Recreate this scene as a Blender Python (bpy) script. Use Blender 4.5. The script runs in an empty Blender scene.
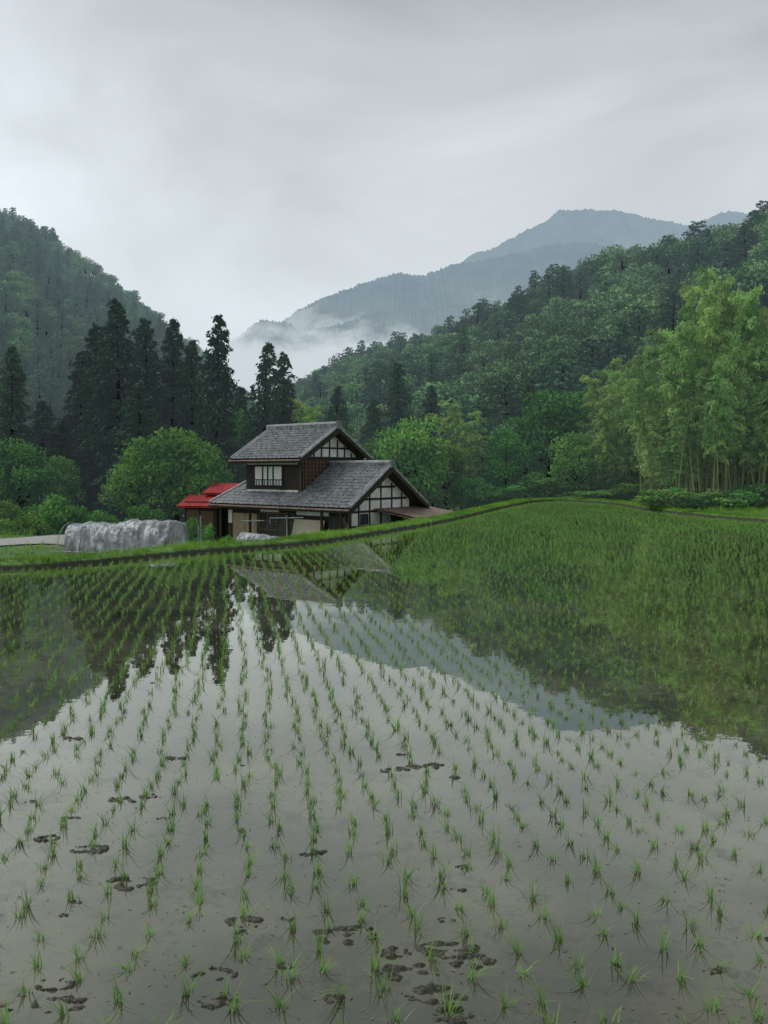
import bpy, math
import numpy as np
from mathutils import Vector
R = np.random.RandomState(7)
scene = bpy.context.scene
scene.view_settings.view_transform = 'Standard'
scene.view_settings.look = 'None'
scene.view_settings.exposure = 0
CAM_H = 2.5

# ------------------------------------------------------------------ helpers
def sstep(a, b, x):
    t = np.clip((np.asarray(x, float) - a) / (b - a), 0, 1)
    return t * t * (3 - 2 * t)

def vnoise(x, y, seed=0):
    x = np.asarray(x, float); y = np.asarray(y, float)
    xi = np.floor(x); yi = np.floor(y); fx = x - xi; fy = y - yi
    fx = fx * fx * (3 - 2 * fx); fy = fy * fy * (3 - 2 * fy)
    def h(a, b):
        v = np.sin(a * 127.1 + b * 311.7 + seed * 74.7) * 43758.5453
        return v - np.floor(v)
    a = h(xi, yi); b = h(xi + 1, yi); c = h(xi, yi + 1); d = h(xi + 1, yi + 1)
    return (a * (1 - fx) + b * fx) * (1 - fy) + (c * (1 - fx) + d * fx) * fy * 1.0

def fbm(x, y, oct=4, seed=0):
    s = 0; a = 0.5; f = 1.0
    for i in range(oct):
        s = s + a * (vnoise(x * f, y * f, seed + i * 13) - 0.5) * 2
        a *= 0.5; f *= 2.03
    return s

def build_mesh(name, parts, mats, smooth=False):
    """parts: list of (verts Nx3, quads Mx4, mat_index, tint N or scalar)"""
    V = []; F = []; MI = []; T = []; off = 0
    for p in parts:
        v, f, mi, t = p
        v = np.asarray(v, float).reshape(-1, 3); f = np.asarray(f, int).reshape(-1, 4)
        V.append(v); F.append(f + off); MI.append(np.full(len(f), mi, int))
        T.append(np.broadcast_to(np.asarray(t, float), (len(v),)))
        off += len(v)
    V = np.concatenate(V); F = np.concatenate(F); MI = np.concatenate(MI); T = np.concatenate(T)
    me = bpy.data.meshes.new(name)
    me.vertices.add(len(V)); me.vertices.foreach_set('co', V.astype(np.float32).ravel())
    me.loops.add(len(F) * 4); me.loops.foreach_set('vertex_index', F.astype(np.int32).ravel())
    me.polygons.add(len(F))
    me.polygons.foreach_set('loop_start', (np.arange(len(F)) * 4).astype(np.int32))
    me.polygons.foreach_set('loop_total', np.full(len(F), 4, np.int32))
    me.polygons.foreach_set('material_index', MI.astype(np.int32))
    me.polygons.foreach_set('use_smooth', np.full(len(F), smooth, bool))
    at = me.attributes.new('tint', 'FLOAT', 'POINT')
    at.data.foreach_set('value', T.astype(np.float32))
    for m in mats: me.materials.append(m)
    me.update(calc_edges=True)
    me.validate()
    return me

def add_obj(name, me, parent=None, loc=(0, 0, 0), rotz=0, scale=1):
    o = bpy.data.objects.new(name, me)
    o.location = loc; o.rotation_euler = (0, 0, rotz)
    o.scale = (scale,) * 3 if not hasattr(scale, '__len__') else scale
    scene.collection.objects.link(o)
    if parent: o.parent = parent
    return o

def norm(a):
    return a / (np.linalg.norm(a, axis=-1, keepdims=True) + 1e-9)

def cards(c, d, n, L, W, tint, mi=0):
    N = len(c); d = norm(d); s = norm(np.cross(d, n))
    L = np.broadcast_to(L, (N,))[:, None]; W = np.broadcast_to(W, (N,))[:, None]
    v = np.stack([c - d * L / 2, c + s * W / 2, c + d * L / 2, c - s * W / 2], 1).reshape(-1, 3)
    return (v, np.arange(N * 4).reshape(-1, 4), mi, np.repeat(np.broadcast_to(tint, (N,)), 4))

def tube(pts, rad, sides=6, mi=1, tint=0.5):
    pts = np.asarray(pts, float); n = len(pts); V = []
    for i in range(n):
        d = pts[min(i + 1, n - 1)] - pts[max(i - 1, 0)]; d = d / (np.linalg.norm(d) + 1e-9)
        a = np.array([1, 0, 0]) if abs(d[0]) < 0.8 else np.array([0, 1, 0])
        u = np.cross(d, a); u /= np.linalg.norm(u); w = np.cross(d, u)
        th = np.arange(sides) / sides * 2 * math.pi
        V.append(pts[i] + rad[i] * (np.cos(th)[:, None] * u + np.sin(th)[:, None] * w))
    V = np.concatenate(V); F = []
    for i in range(n - 1):
        for j in range(sides):
            k = (j + 1) % sides
            F.append([i * sides + j, i * sides + k, (i + 1) * sides + k, (i + 1) * sides + j])
    return (V, F, mi, tint)

def blades(base, az, lean, h, w, nseg, tint, mi=0):
    N = len(base); s = np.linspace(0, 1, nseg + 1)
    hd = np.stack([np.cos(az), np.sin(az), 0 * az], 1); sd = np.stack([-np.sin(az), np.cos(az), 0 * az], 1)
    P = base[:, None, :] + hd[:, None, :] * (lean * h)[:, None, None] * (s ** 1.7)[None, :, None]
    P[:, :, 2] += h[:, None] * s * (1 - 0.3 * np.clip(lean, 0, 1.5)[:, None] * s ** 2)
    wid = (w[:, None] * (1 - s ** 1.5 * 0.93))[:, :, None]
    V = np.stack([P - sd[:, None, :] * wid / 2, P + sd[:, None, :] * wid / 2], 2).reshape(-1, 3)
    m = (nseg + 1) * 2
    q = np.array([[2 * i, 2 * i + 1, 2 * i + 3, 2 * i + 2] for i in range(nseg)])
    F = (np.arange(N) * m)[:, None, None] + q[None]
    return (V, F.reshape(-1, 4), mi, np.repeat(tint, m))

BQ = np.array([[0, 3, 2, 1], [4, 5, 6, 7], [0, 1, 5, 4], [1, 2, 6, 5], [2, 3, 7, 6], [3, 0, 4, 7]])
def box(lo, hi, mi=0, tint=0.5):
    a, b = lo, hi
    v = [(a[0], a[1], a[2]), (b[0], a[1], a[2]), (b[0], b[1], a[2]), (a[0], b[1], a[2]),
         (a[0], a[1], b[2]), (b[0], a[1], b[2]), (b[0], b[1], b[2]), (a[0], b[1], b[2])]
    return (np.array(v, float), BQ, mi, tint)

def hexa(bot, top, mi=0, tint=0.5):
    return (np.array(list(bot) + list(top), float), BQ, mi, tint)

def grid_faces(nu, nv):
    i = np.arange(nu - 1)[None, :]; j = np.arange(nv - 1)[:, None]
    a = j * nu + i
    return np.stack([a, a + 1, a + nu + 1, a + nu], -1).reshape(-1, 4)

# ------------------------------------------------------------------ materials
class NT:
    def __init__(s, name):
        s.m = bpy.data.materials.new(name); s.m.use_nodes = True
        s.t = s.m.node_tree; s.t.nodes.clear()
    def n(s, typ, **kw):
        nd = s.t.nodes.new(typ)
        for k, v in kw.items(): setattr(nd, k, v)
        return nd
    def l(s, a, b): s.t.links.new(a, b)
    def out(s, sh):
        o = s.n('ShaderNodeOutputMaterial'); s.l(sh, o.inputs[0])
    def math(s, op, a, b=None, clamp=False):
        nd = s.n('ShaderNodeMath', operation=op, use_clamp=clamp)
        for i, q in enumerate((a, b)):
            if q is None: continue
            if hasattr(q, 'links'): s.l(q, nd.inputs[i])
            else: nd.inputs[i].default_value = q
        return nd.outputs[0]
    def mix(s, f, a, b, blend='MIX'):
        nd = s.n('ShaderNodeMix', data_type='RGBA', blend_type=blend)
        for q, k in ((f, 0), (a, 6), (b, 7)):
            if hasattr(q, 'links'): s.l(q, nd.inputs[k])
            elif k == 0: nd.inputs[0].default_value = q
            else: nd.inputs[k].default_value = (*q, 1)
        return nd.outputs[2]
    def noise(s, scale, detail=4, vec=None, rough=0.55):
        nd = s.n('ShaderNodeTexNoise'); nd.inputs['Scale'].default_value = scale
        nd.inputs['Detail'].default_value = detail; nd.inputs['Roughness'].default_value = rough
        if vec is not None: s.l(vec, nd.inputs['Vector'])
        return nd.outputs['Fac']
    def pos(s): return s.n('ShaderNodeNewGeometry').outputs['Position']
    def obj(s): return s.n('ShaderNodeTexCoord').outputs['Object']
    def rng(s, x, a, b, c=0.0, d=1.0, smooth=True):
        nd = s.n('ShaderNodeMapRange'); nd.interpolation_type = 'SMOOTHSTEP' if smooth else 'LINEAR'
        s.l(x, nd.inputs[0])
        for i, v in enumerate((a, b, c, d)): nd.inputs[i + 1].default_value = v
        return nd.outputs[0]
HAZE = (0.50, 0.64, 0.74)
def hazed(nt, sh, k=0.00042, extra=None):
    """aerial perspective: haze painted into the surface as emission, stronger farther out (world position only)"""
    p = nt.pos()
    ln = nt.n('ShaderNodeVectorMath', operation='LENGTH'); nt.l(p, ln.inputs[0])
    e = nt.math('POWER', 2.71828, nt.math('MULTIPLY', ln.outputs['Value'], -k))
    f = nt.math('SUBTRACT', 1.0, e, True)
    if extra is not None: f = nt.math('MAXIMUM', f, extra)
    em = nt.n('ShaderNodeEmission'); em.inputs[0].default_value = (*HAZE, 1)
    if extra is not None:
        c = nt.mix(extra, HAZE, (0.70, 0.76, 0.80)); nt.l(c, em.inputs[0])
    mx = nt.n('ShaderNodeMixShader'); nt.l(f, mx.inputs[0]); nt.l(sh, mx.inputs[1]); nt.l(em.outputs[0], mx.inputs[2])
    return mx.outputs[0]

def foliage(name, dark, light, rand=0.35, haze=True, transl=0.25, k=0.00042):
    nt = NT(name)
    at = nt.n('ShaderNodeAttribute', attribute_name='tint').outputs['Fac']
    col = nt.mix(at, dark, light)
    if rand > 0:
        rnd = nt.n('ShaderNodeObjectInfo').outputs['Random']
        g = nt.n('ShaderNodeHueSaturation'); nt.l(col, g.inputs['Color'])
        nt.l(nt.rng(rnd, 0, 1, 1 - rand, 1 + rand, False), g.inputs['Value'])
        r2 = nt.math('FRACT', nt.math('MULTIPLY', rnd, 17.3))
        nt.l(nt.rng(r2, 0, 1, 0.475, 0.525, False), g.inputs['Hue'])
        col = g.outputs[0]
    d = nt.n('ShaderNodeBsdfDiffuse'); nt.l(col, d.inputs[0]); sh = d.outputs[0]
    if transl > 0:
        t = nt.n('ShaderNodeBsdfTranslucent'); nt.l(col, t.inputs[0])
        m1 = nt.n('ShaderNodeMixShader'); m1.inputs[0].default_value = transl
        nt.l(d.outputs[0], m1.inputs[1]); nt.l(t.outputs[0], m1.inputs[2]); sh = m1.outputs[0]
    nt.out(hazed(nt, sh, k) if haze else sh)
    return nt.m

def simple(name, c1, c2, scale=3.0, rough=0.7, detail=6, metallic=0.0, bump=0.0, vec='obj', stretch=None):
    nt = NT(name)
    v = nt.obj() if vec == 'obj' else nt.pos()
    if stretch:
        mp = nt.n('ShaderNodeMapping'); mp.inputs['Scale'].default_value = stretch; nt.l(v, mp.inputs[0]); v = mp.outputs[0]
    nz = nt.noise(scale, detail, v)
    col = nt.mix(nt.rng(nz, 0.3, 0.7), c1, c2)
    b = nt.n('ShaderNodeBsdfPrincipled'); nt.l(col, b.inputs['Base Color'])
    b.inputs['Roughness'].default_value = rough; b.inputs['Metallic'].default_value = metallic
    if bump:
        bp = nt.n('ShaderNodeBump'); bp.inputs['Strength'].default_value = bump; bp.inputs['Distance'].default_value = 0.05
        nt.l(nz, bp.inputs['Height']); nt.l(bp.outputs[0], b.inputs['Normal'])
    nt.out(b.outputs[0]); return nt.m

M_bark = simple('bark', (0.03, 0.022, 0.016), (0.07, 0.055, 0.04), 4, 0.9, detail=2, stretch=(1, 1, 0.2))
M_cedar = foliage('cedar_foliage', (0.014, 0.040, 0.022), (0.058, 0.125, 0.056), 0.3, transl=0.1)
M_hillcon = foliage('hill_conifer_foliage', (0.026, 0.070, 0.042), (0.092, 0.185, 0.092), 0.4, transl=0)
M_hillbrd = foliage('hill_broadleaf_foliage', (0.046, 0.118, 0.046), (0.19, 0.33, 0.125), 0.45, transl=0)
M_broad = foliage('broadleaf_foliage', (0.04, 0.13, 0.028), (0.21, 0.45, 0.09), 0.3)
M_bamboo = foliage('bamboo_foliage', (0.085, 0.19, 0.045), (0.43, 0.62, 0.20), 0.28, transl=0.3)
M_culm = simple('bamboo_culm', (0.13, 0.17, 0.07), (0.24, 0.28, 0.14), 3, 0.6, detail=2)
M_rice = foliage('rice_leaf', (0.09, 0.20, 0.045), (0.29, 0.50, 0.14), 0.0, False, 0.35)
M_grass = foliage('grass_blades', (0.07, 0.19, 0.03), (0.31, 0.53, 0.09), 0.0, False, 0.35)

# ------------------------------------------------------------------ world
world = bpy.data.worlds.new('World'); scene.world = world; world.use_nodes = True
wt = world.node_tree; wt.nodes.clear()
def wn(t, **k):
    n = wt.nodes.new(t)
    for a, b in k.items(): setattr(n, a, b)
    return n
tc = wn('ShaderNodeTexCoord')
sep = wn('ShaderNodeSeparateXYZ'); wt.links.new(tc.outputs['Generated'], sep.inputs[0])
ramp = wn('ShaderNodeValToRGB'); wt.links.new(sep.outputs[2], ramp.inputs[0])
cr = ramp.color_ramp
cr.elements[0].position = 0.0; cr.elements[0].color = (0.71, 0.79, 0.83, 1)
cr.elements[1].position = 1.0; cr.elements[1].color = (0.48, 0.52, 0.55, 1)
for p, c in ((0.2, (0.76, 0.825, 0.865)), (0.33, (0.74, 0.80, 0.84)), (0.46, (0.60, 0.65, 0.685)), (0.58, (0.44, 0.48, 0.505))):
    e = cr.elements.new(p); e.color = (*c, 1)
mp = wn('ShaderNodeMapping'); mp.inputs['Scale'].default_value = (1.0, 1.0, 2.0); mp.inputs['Location'].default_value = (0.35, 0.2, 0.1)
mp.inputs['Rotation'].default_value = (0, math.radians(24), 0)
wt.links.new(tc.outputs['Generated'], mp.inputs[0])
nz = wn('ShaderNodeTexNoise'); nz.inputs['Scale'].default_value = 2.2; nz.inputs['Detail'].default_value = 6
nz.inputs['Roughness'].default_value = 0.48; nz.inputs['Distortion'].default_value = 0.5
wt.links.new(mp.outputs[0], nz.inputs['Vector'])
mr = wn('ShaderNodeMapRange'); wt.links.new(nz.outputs['Fac'], mr.inputs[0])
for i, v in enumerate((0.3, 0.7, 0.74, 1.28)): mr.inputs[i + 1].default_value = v
mrx = wn('ShaderNodeMapRange'); wt.links.new(sep.outputs[0], mrx.inputs[0])
for i, v in enumerate((-0.45, 0.5, 1.10, 0.74)): mrx.inputs[i + 1].default_value = v
mu = wn('ShaderNodeMath', operation='MULTIPLY'); wt.links.new(mr.outputs[0], mu.inputs[0]); wt.links.new(mrx.outputs[0], mu.inputs[1])
mlt = wn('ShaderNodeMix', data_type='RGBA', blend_type='MULTIPLY'); mlt.inputs[0].default_value = 1
wt.links.new(ramp.outputs[0], mlt.inputs[6])
fade = wn('ShaderNodeMapRange'); wt.links.new(sep.outputs[2], fade.inputs[0])
for i, v in enumerate((0.08, 0.42, 0.0, 1.0)): fade.inputs[i + 1].default_value = v
mm = wn('ShaderNodeMix', data_type='FLOAT'); wt.links.new(fade.outputs[0], mm.inputs[0]); mm.inputs[2].default_value = 1.0
wt.links.new(mu.outputs[0], mm.inputs[3])
wt.links.new(mm.outputs[0], mlt.inputs[7])
sky = wn('ShaderNodeTexSky', sky_type='NISHITA'); sky.sun_disc = False
SE, SA = math.radians(55), math.radians(-75)
sky.sun_elevation = SE; sky.sun_rotation = SA
bg1 = wn('ShaderNodeBackground'); wt.links.new(sky.outputs[0], bg1.inputs[0]); bg1.inputs[1].default_value = 0.06
bg2 = wn('ShaderNodeBackground'); wt.links.new(mlt.outputs[2], bg2.inputs[0]); bg2.inputs[1].default_value = 1.0
ms = wn('ShaderNodeMixShader'); ms.inputs[0].default_value = 0.93
wt.links.new(bg1.outputs[0], ms.inputs[1]); wt.links.new(bg2.outputs[0], ms.inputs[2])
wo = wn('ShaderNodeOutputWorld'); wt.links.new(ms.outputs[0], wo.inputs[0])

sun = bpy.data.lights.new('sun', 'SUN'); sun.energy = 1.5; sun.angle = math.radians(25); sun.color = (1, 0.97, 0.92)
so = bpy.data.objects.new('sun', sun); scene.collection.objects.link(so)
dv = Vector((math.sin(SA) * math.cos(SE), math.cos(SA) * math.cos(SE), math.sin(SE)))
so.rotation_euler = (-dv).to_track_quat('-Z', 'Y').to_euler()

cam = bpy.data.cameras.new('camera'); co = bpy.data.objects.new('camera', cam); scene.collection.objects.link(co)
co.location = (0, 0, CAM_H); co.rotation_euler = (math.radians(90), 0, 0)
cam.lens = 27.98; cam.sensor_width = 36; cam.shift_y = -42 / 1024; cam.clip_end = 12000; cam.clip_start = 0.05
scene.camera = co

# ------------------------------------------------------------------ paddy outline (metres)
ctrl = [(-22, 1.2), (-25, 8), (-22, 16.4), (-14, 18.9), (-9.6, 19.9), (-7.6, 21.4), (-5.55, 24), (-2.8, 26.5), (-0.54, 30.6),
        (3.1, 38.8), (7.3, 51), (11.6, 62), (14.6, 64.5), (16.8, 59), (16.6, 50), (17.2, 43), (18.6, 38), (20.5, 31), (22.5, 20), (22, 8), (21, 1.2), (0, 1.0)]
def catmull(P, step=0.5):
    P = np.array(P, float); n = len(P); out = []
    for i in range(n):
        p0, p1, p2, p3 = P[i - 1], P[i], P[(i + 1) % n], P[(i + 2) % n]
        k = max(2, int(np.linalg.norm(p2 - p1) / step))
        for j in range(k):
            t = j / k
            out.append(0.5 * (2 * p1 + (p2 - p0) * t + (2 * p0 - 5 * p1 + 4 * p2 - p3) * t * t + (3 * p1 - p0 - 3 * p2 + p3) * t ** 3))
    return np.array(out)
poly = catmull(ctrl)
def sdist(x, y):
    x = np.ravel(x); y = np.ravel(y)
    A = poly; B = np.roll(poly, -1, 0); D = B - A
    best = np.full(len(x), 1e9); inside = np.zeros(len(x), bool)
    for a, b, d in zip(A, B, D):
        px = x - a[0]; py = y - a[1]
        t = np.clip((px * d[0] + py * d[1]) / (d @ d), 0, 1)
        best = np.minimum(best, (px - t * d[0]) ** 2 + (py - t * d[1]) ** 2)
        if a[1] != b[1]:
            c = ((a[1] > y) != (b[1] > y)) & (x < (b[0] - a[0]) * (y - a[1]) / (b[1] - a[1]) + a[0])
            inside ^= c
    s = np.sqrt(best); return np.where(inside, -s, s)
def groundT(x, y):
    sh = 9 * sstep(-10.5, -13, x)
    left = -0.35 + 0.15 * sstep(-10.5, -13, x) - 1.75 * sstep(0, 1, (y - 23 - sh) / (16 - sh * .4))
    right = 0.05 + 0.6 * sstep(60, 75, y)
    near = 0.95
    w = sstep(7, 16, x)
    z = left * (1 - w) + right * w
    n = sstep(3.0, 0.0, y)
    return z * (1 - n) + near * n
def ground_z(x, y):
    sd = sdist(x, y).reshape(np.shape(x))
    T = groundT(x, y) + 0.05 * fbm(x * 0.7, y * 0.7, 3, 3)
    o = sstep(0.7, 2.3, sd)
    z = np.where(sd < 0.3, -0.35, -0.35 * (1 - o) + T * o)
    return z
def axis(lo, hi, st, far):
    a = list(np.arange(lo, hi + 1e-6, st)); s = st; v = a[-1]
    while v < far: s *= 1.35; v += s; a.append(v)
    s = st; v = a[0]; pre = []
    while v > -far: s *= 1.35; v -= s; pre.append(v)
    return np.array(pre[::-1] + a)
gx = axis(-34, 34, 0.5, 5000); gy = axis(-6, 82, 0.5, 5000)
GX, GY = np.meshgrid(gx, gy)
GZ = ground_z(GX, GY)
nt = NT('ground_soil_and_grass')
p = nt.pos(); a = nt.noise(0.25, 5, p); b = nt.noise(6, 6, p)
soil = nt.mix(b, (0.10, 0.09, 0.07), (0.24, 0.22, 0.18)); gr = nt.mix(b, (0.04, 0.10, 0.02), (0.12, 0.22, 0.05))
c = nt.mix(nt.rng(a, 0.52, 0.62), gr, soil)
bs = nt.n('ShaderNodeBsdfPrincipled'); nt.l(c, bs.inputs['Base Color']); bs.inputs['Roughness'].default_value = 0.9
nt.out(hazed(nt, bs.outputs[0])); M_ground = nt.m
add_obj('ground', build_mesh('ground', [(np.stack([GX, GY, GZ], -1).reshape(-1, 3), grid_faces(len(gx), len(gy)), 0, 0.5)], [M_ground], True))

# levee ribbon ------------------------------------------------------
Pn = np.roll(poly, -1, 0) - np.roll(poly, 1, 0); Pn = norm(Pn)
area = 0.5 * np.sum(poly[:, 0] * np.roll(poly[:, 1], -1) - np.roll(poly[:, 0], -1) * poly[:, 1])
nrm = np.stack([Pn[:, 1], -Pn[:, 0]], 1) * (1 if area > 0 else -1)
arc = np.concatenate([[0], np.cumsum(np.linalg.norm(np.diff(poly, axis=0), axis=1))])
prof = [(-0.12, -0.3), (-0.02, -0.03), (0.03, 0.06), (0.10, 0.12), (0.24, 0.17), (0.45, 0.19), (0.7, 0.17), (0.95, 0.09), (1.3, -0.12), (1.9, -0.45)]
V = []
for k, (o, z) in enumerate(prof):
    jo = 0.07 * fbm(arc * 1.3, arc * 0 + k * 0.35, 3, 5); jz = 0.03 * fbm(arc * 1.1, arc * 0 + k * 0.7, 3, 9)
    oo = o + jo
    base = groundT(poly[:, 0], poly[:, 1])
    zz = z + jz
    if k >= 7: zz = zz + np.where(base > -0.2, (0.05 - z) * 0.9, 0) + np.where(poly[:, 1] < 3, 0.5, 0)
    V.append(np.concatenate([poly + nrm * oo[:, None], zz[:, None]], 1))
V = np.stack(V, 0); n = len(poly)
F = []
for k in range(len(prof) - 1):
    for i in range(n):
        j = (i + 1) % n; F.append([k * n + i, k * n + j, (k + 1) * n + j, (k + 1) * n + i])
nt = NT('levee_mud_and_turf'); p = nt.pos(); sx = nt.n('ShaderNodeSeparateXYZ'); nt.l(p, sx.inputs[0])
b = nt.noise(9, 6, p); mud = nt.mix(b, (0.012, 0.015, 0.008), (0.035, 0.040, 0.022)); tf = nt.mix(b, (0.05, 0.13, 0.02), (0.16, 0.30, 0.05))
hz = nt.math('ADD', sx.outputs[2], nt.math('MULTIPLY', nt.noise(3, 4, p), 0.12))
c = nt.mix(nt.rng(hz, 0.13, 0.21), mud, tf)
bs = nt.n('ShaderNodeBsdfPrincipled'); nt.l(c, bs.inputs['Base Color']); bs.inputs['Roughness'].default_value = 0.8
nt.out(bs.outputs[0]); M_levee = nt.m
add_obj('paddy_levee', build_mesh('paddy_levee', [(V.reshape(-1, 3), F, 0, 0.5)], [M_levee], True))

# water -------------------------------------------------------------
nt = NT('paddy_water'); p = nt.pos()
n1 = nt.noise(0.6, 5, p, .6); n2 = nt.noise(2.4, 8, p, 0.72); n3 = nt.noise(12, 6, p, .65)
mud = nt.mix(nt.rng(n1, 0.38, 0.62), (0.035, 0.034, 0.018), (0.115, 0.110, 0.062))
mud = nt.mix(nt.rng(n2, 0.50, 0.64, 0, 0.9), mud, (0.020, 0.018, 0.009))
mud = nt.mix(nt.rng(n3, 0.55, 0.7, 0, 0.6), mud, (0.016, 0.015, 0.008))
df = nt.n('ShaderNodeBsdfDiffuse'); nt.l(mud, df.inputs[0])
gl = nt.n('ShaderNodeBsdfGlossy'); gl.inputs['Roughness'].default_value = 0.01; gl.inputs[0].default_value = (0.97, 0.98, 0.90, 1)
bp = nt.n('ShaderNodeBump'); bp.inputs['Strength'].default_value = 0.07; bp.inputs['Distance'].default_value = 0.01
nt.l(nt.noise(2.6, 3, p), bp.inputs['Height']); nt.l(bp.outputs[0], gl.inputs['Normal'])
fr = nt.n('ShaderNodeFresnel'); fr.inputs['IOR'].default_value = 1.33
f = nt.math('MULTIPLY', nt.math('POWER', fr.outputs[0], 0.64), 1.24, True)
mx = nt.n('ShaderNodeMixShader'); nt.l(f, mx.inputs[0]); nt.l(df.outputs[0], mx.inputs[1]); nt.l(gl.outputs[0], mx.inputs[2])
nt.out(mx.outputs[0]); M_water = nt.m
me = bpy.data.meshes.new('paddy_water')
wp = poly + nrm * 0.12
me.from_pydata([(q[0], q[1], 0) for q in wp], [], [list(range(len(wp)))]); me.materials.append(M_water)
if me.polygons[0].normal.z < 0: me.flip_normals()
add_obj('paddy_water', me)

# rice seedlings ----------------------------------------------------
def rice():
    th = math.radians(9); ca, sa = math.cos(th), math.sin(th)
    a = np.arange(-44, 44, 0.245); b = np.arange(-9, 78, 0.205)
    A, B = np.meshgrid(a, b); A = A.ravel(); B = B.ravel()
    A = A + 0.5 * np.sin(B * 0.10 + 1) + 0.09 * fbm(B * 0.4, A * 2, 2, 4) + R.normal(0, 0.026, len(A)); B = B + 0.3 * np.sin(A * 0.25) + R.normal(0, 0.03, len(B))
    x = A * ca - B * sa; y = A * sa + B * ca
    k = (x > -27) & (x < 24) & (y > 1) & (y < 67); x, y = x[k], y[k]
    sd = sdist(x, y); k = (sd < -0.28) & (R.rand(len(x)) > 0.06); x, y = x[k], y[k]
    d = np.hypot(x, y); parts = []
    for sel, nbld, ns in ((d < 9, 14, 4), ((d >= 9) & (d < 28), 9, 2), (d >= 28, 7, 2)):
        X = x[sel]; Y = y[sel]; N = len(X)
        vig = 0.55 + 0.55 * R.rand(N) + 0.22 * fbm(X * 0.3, Y * 0.3, 2, 8)
        tilt = R.rand(N) * 6.28; tl = R.rand(N) ** 2 * 0.5
        tb = 0.3 + 0.5 * R.rand(N)
        Xr = np.repeat(X, nbld); Yr = np.repeat(Y, nbld); v = np.repeat(vig, nbld); M = len(Xr)
        base = np.stack([Xr + R.normal(0, 0.012, M), Yr + R.normal(0, 0.012, M), np.full(M, -0.02)], 1)
        az = R.rand(M) * 6.283; lean = 0.15 + R.rand(M) ** 1.2 * 1.0
        hx = np.cos(az) * lean + np.repeat(np.cos(tilt) * tl, nbld); hy = np.sin(az) * lean + np.repeat(np.sin(tilt) * tl, nbld)
        az = np.arctan2(hy, hx); lean = np.hypot(hx, hy)
        h = (0.065 + 0.09 * R.rand(M)) * v * (0.98 if ns == 4 else 1.06)
        wd = np.full(M, 0.0076) if ns == 4 else np.full(M, 0.009 if nbld == 9 else 0.012)
        parts.append(blades(base, az, lean, h, wd, ns, np.clip(np.repeat(tb, nbld) + R.normal(0, 0.15, M), 0, 1)))
    return build_mesh('rice_seedlings', parts, [M_rice])
add_obj('rice_seedlings', rice())

# mud clods poking out of the water ----------------------------------
M_mud = simple('wet_mud', (0.020, 0.018, 0.011), (0.065, 0.057, 0.037), 24, 0.4, bump=0.5)
clods = [(-1.53, 4.81, .15), (-1.94, 5.24, .12), (-1.96, 6.03, .11), (-1.8, 6.1, .07), (.22, 6.68, .10), (.05, 6.62, .08), (.42, 6.72, .10),
         (-.21, 4.28, .16), (.34, 4.15, .15), (.46, 4.05, .10), (.13, 3.96, .14), (.24, 3.78, .14), (.05, 4.12, .08), (.32, 3.64, .10), (-.77, 4.4, .10), (-.84, 3.94, .10),
         (-.78, 3.74, .09), (-1.51, 3.72, .12), (-1.6, 3.87, .09), (-2.29, 5.4, .08), (-2.25, 5.7, .07), (-1.8, 6.9, .08), (-2.9, 7.4, .09), (-2.5, 4.3, .09)]
for i in range(26):
    yy = 3.5 + 6 * R.rand() ** 1.3; clods.append((yy * (R.uniform(-.5, .5) if i % 3 == 0 else R.uniform(-.45, .1)), yy, R.uniform(.025, .055)))
parts = []
for i, (x, y, r) in enumerate(clods):
    ng_ = 64 if r > .075 else 26
    g = np.linspace(-1, 1, ng_); U, W = np.meshgrid(g, g); rr = np.hypot(U * 0.8, W * 1.25)
    sc_ = min(1, r / .1) ** .5; fq = 2.2 + r * 7
    rim = np.exp(-((rr - .5) / .24) ** 2)
    hgt = (0.014 * rim + 0.042 * fbm(U * fq + i * 7.1, W * fq * 1.6 + i * 3.3, 5, i) - 0.012) * sc_ - 0.05 * sstep(0.62, 1.0, rr)
    hgt = np.minimum(hgt, 0.008 + 0.55 * (hgt - 0.008))
    parts.append((np.stack([x + U * r * 1.3, y + W * r, hgt], -1).reshape(-1, 3), grid_faces(ng_, ng_), 0, 0.5))
add_obj('mud_clods', build_mesh('mud_clods', parts, [M_mud], True))
N = 2200; yy = 3.2 + 14 * R.rand(N) ** 1.5; xx = (R.rand(N) - 0.5) * 1.3 * yy
cx = np.stack([xx, yy, np.full(N, 0.004)], 1); dd = np.stack([R.normal(size=N), R.normal(size=N), np.zeros(N)], 1)
M_straw = simple('straw_bits', (0.04, 0.04, 0.02), (0.24, 0.24, 0.13), 8, 0.8)
add_obj('floating_straw', build_mesh('floating_straw', [cards(cx, dd, np.tile([0, 0, 1.0], (N, 1)), 0.008 + 0.03 * R.rand(N), 0.004 + 0.006 * R.rand(N), 0.5)], [M_straw]))

# gravel path ---------------------------------------------------------
M_gravel = simple('gravel', (0.26, 0.26, 0.24), (0.44, 0.44, 0.42), 12, 0.95, bump=0.4)
cl = catmull([(-34, 26.5), (-22, 28), (-15, 29), (-12.3, 31.5), (-9.8, 36), (-9.3, 41), (-12, 44), (-24, 36)], 0.6)[:58]
tn = norm(np.gradient(cl, axis=0)); nn = np.stack([tn[:, 1], -tn[:, 0]], 1)
rows = [cl + nn * (o * (1 + .12 * fbm(np.arange(len(cl)) * .4, np.arange(len(cl)) * 0, 2, 6)))[:, None] for o in np.linspace(-1.5, 1.5, 7)]
G = np.stack(rows, 0); Z = ground_z(G[..., 0], G[..., 1]) + 0.05
add_obj('gravel_path', build_mesh('gravel_path', [(np.concatenate([G, Z[..., None]], -1).reshape(-1, 3), grid_faces(len(cl), 7), 0, .5)], [M_gravel], True))

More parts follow.
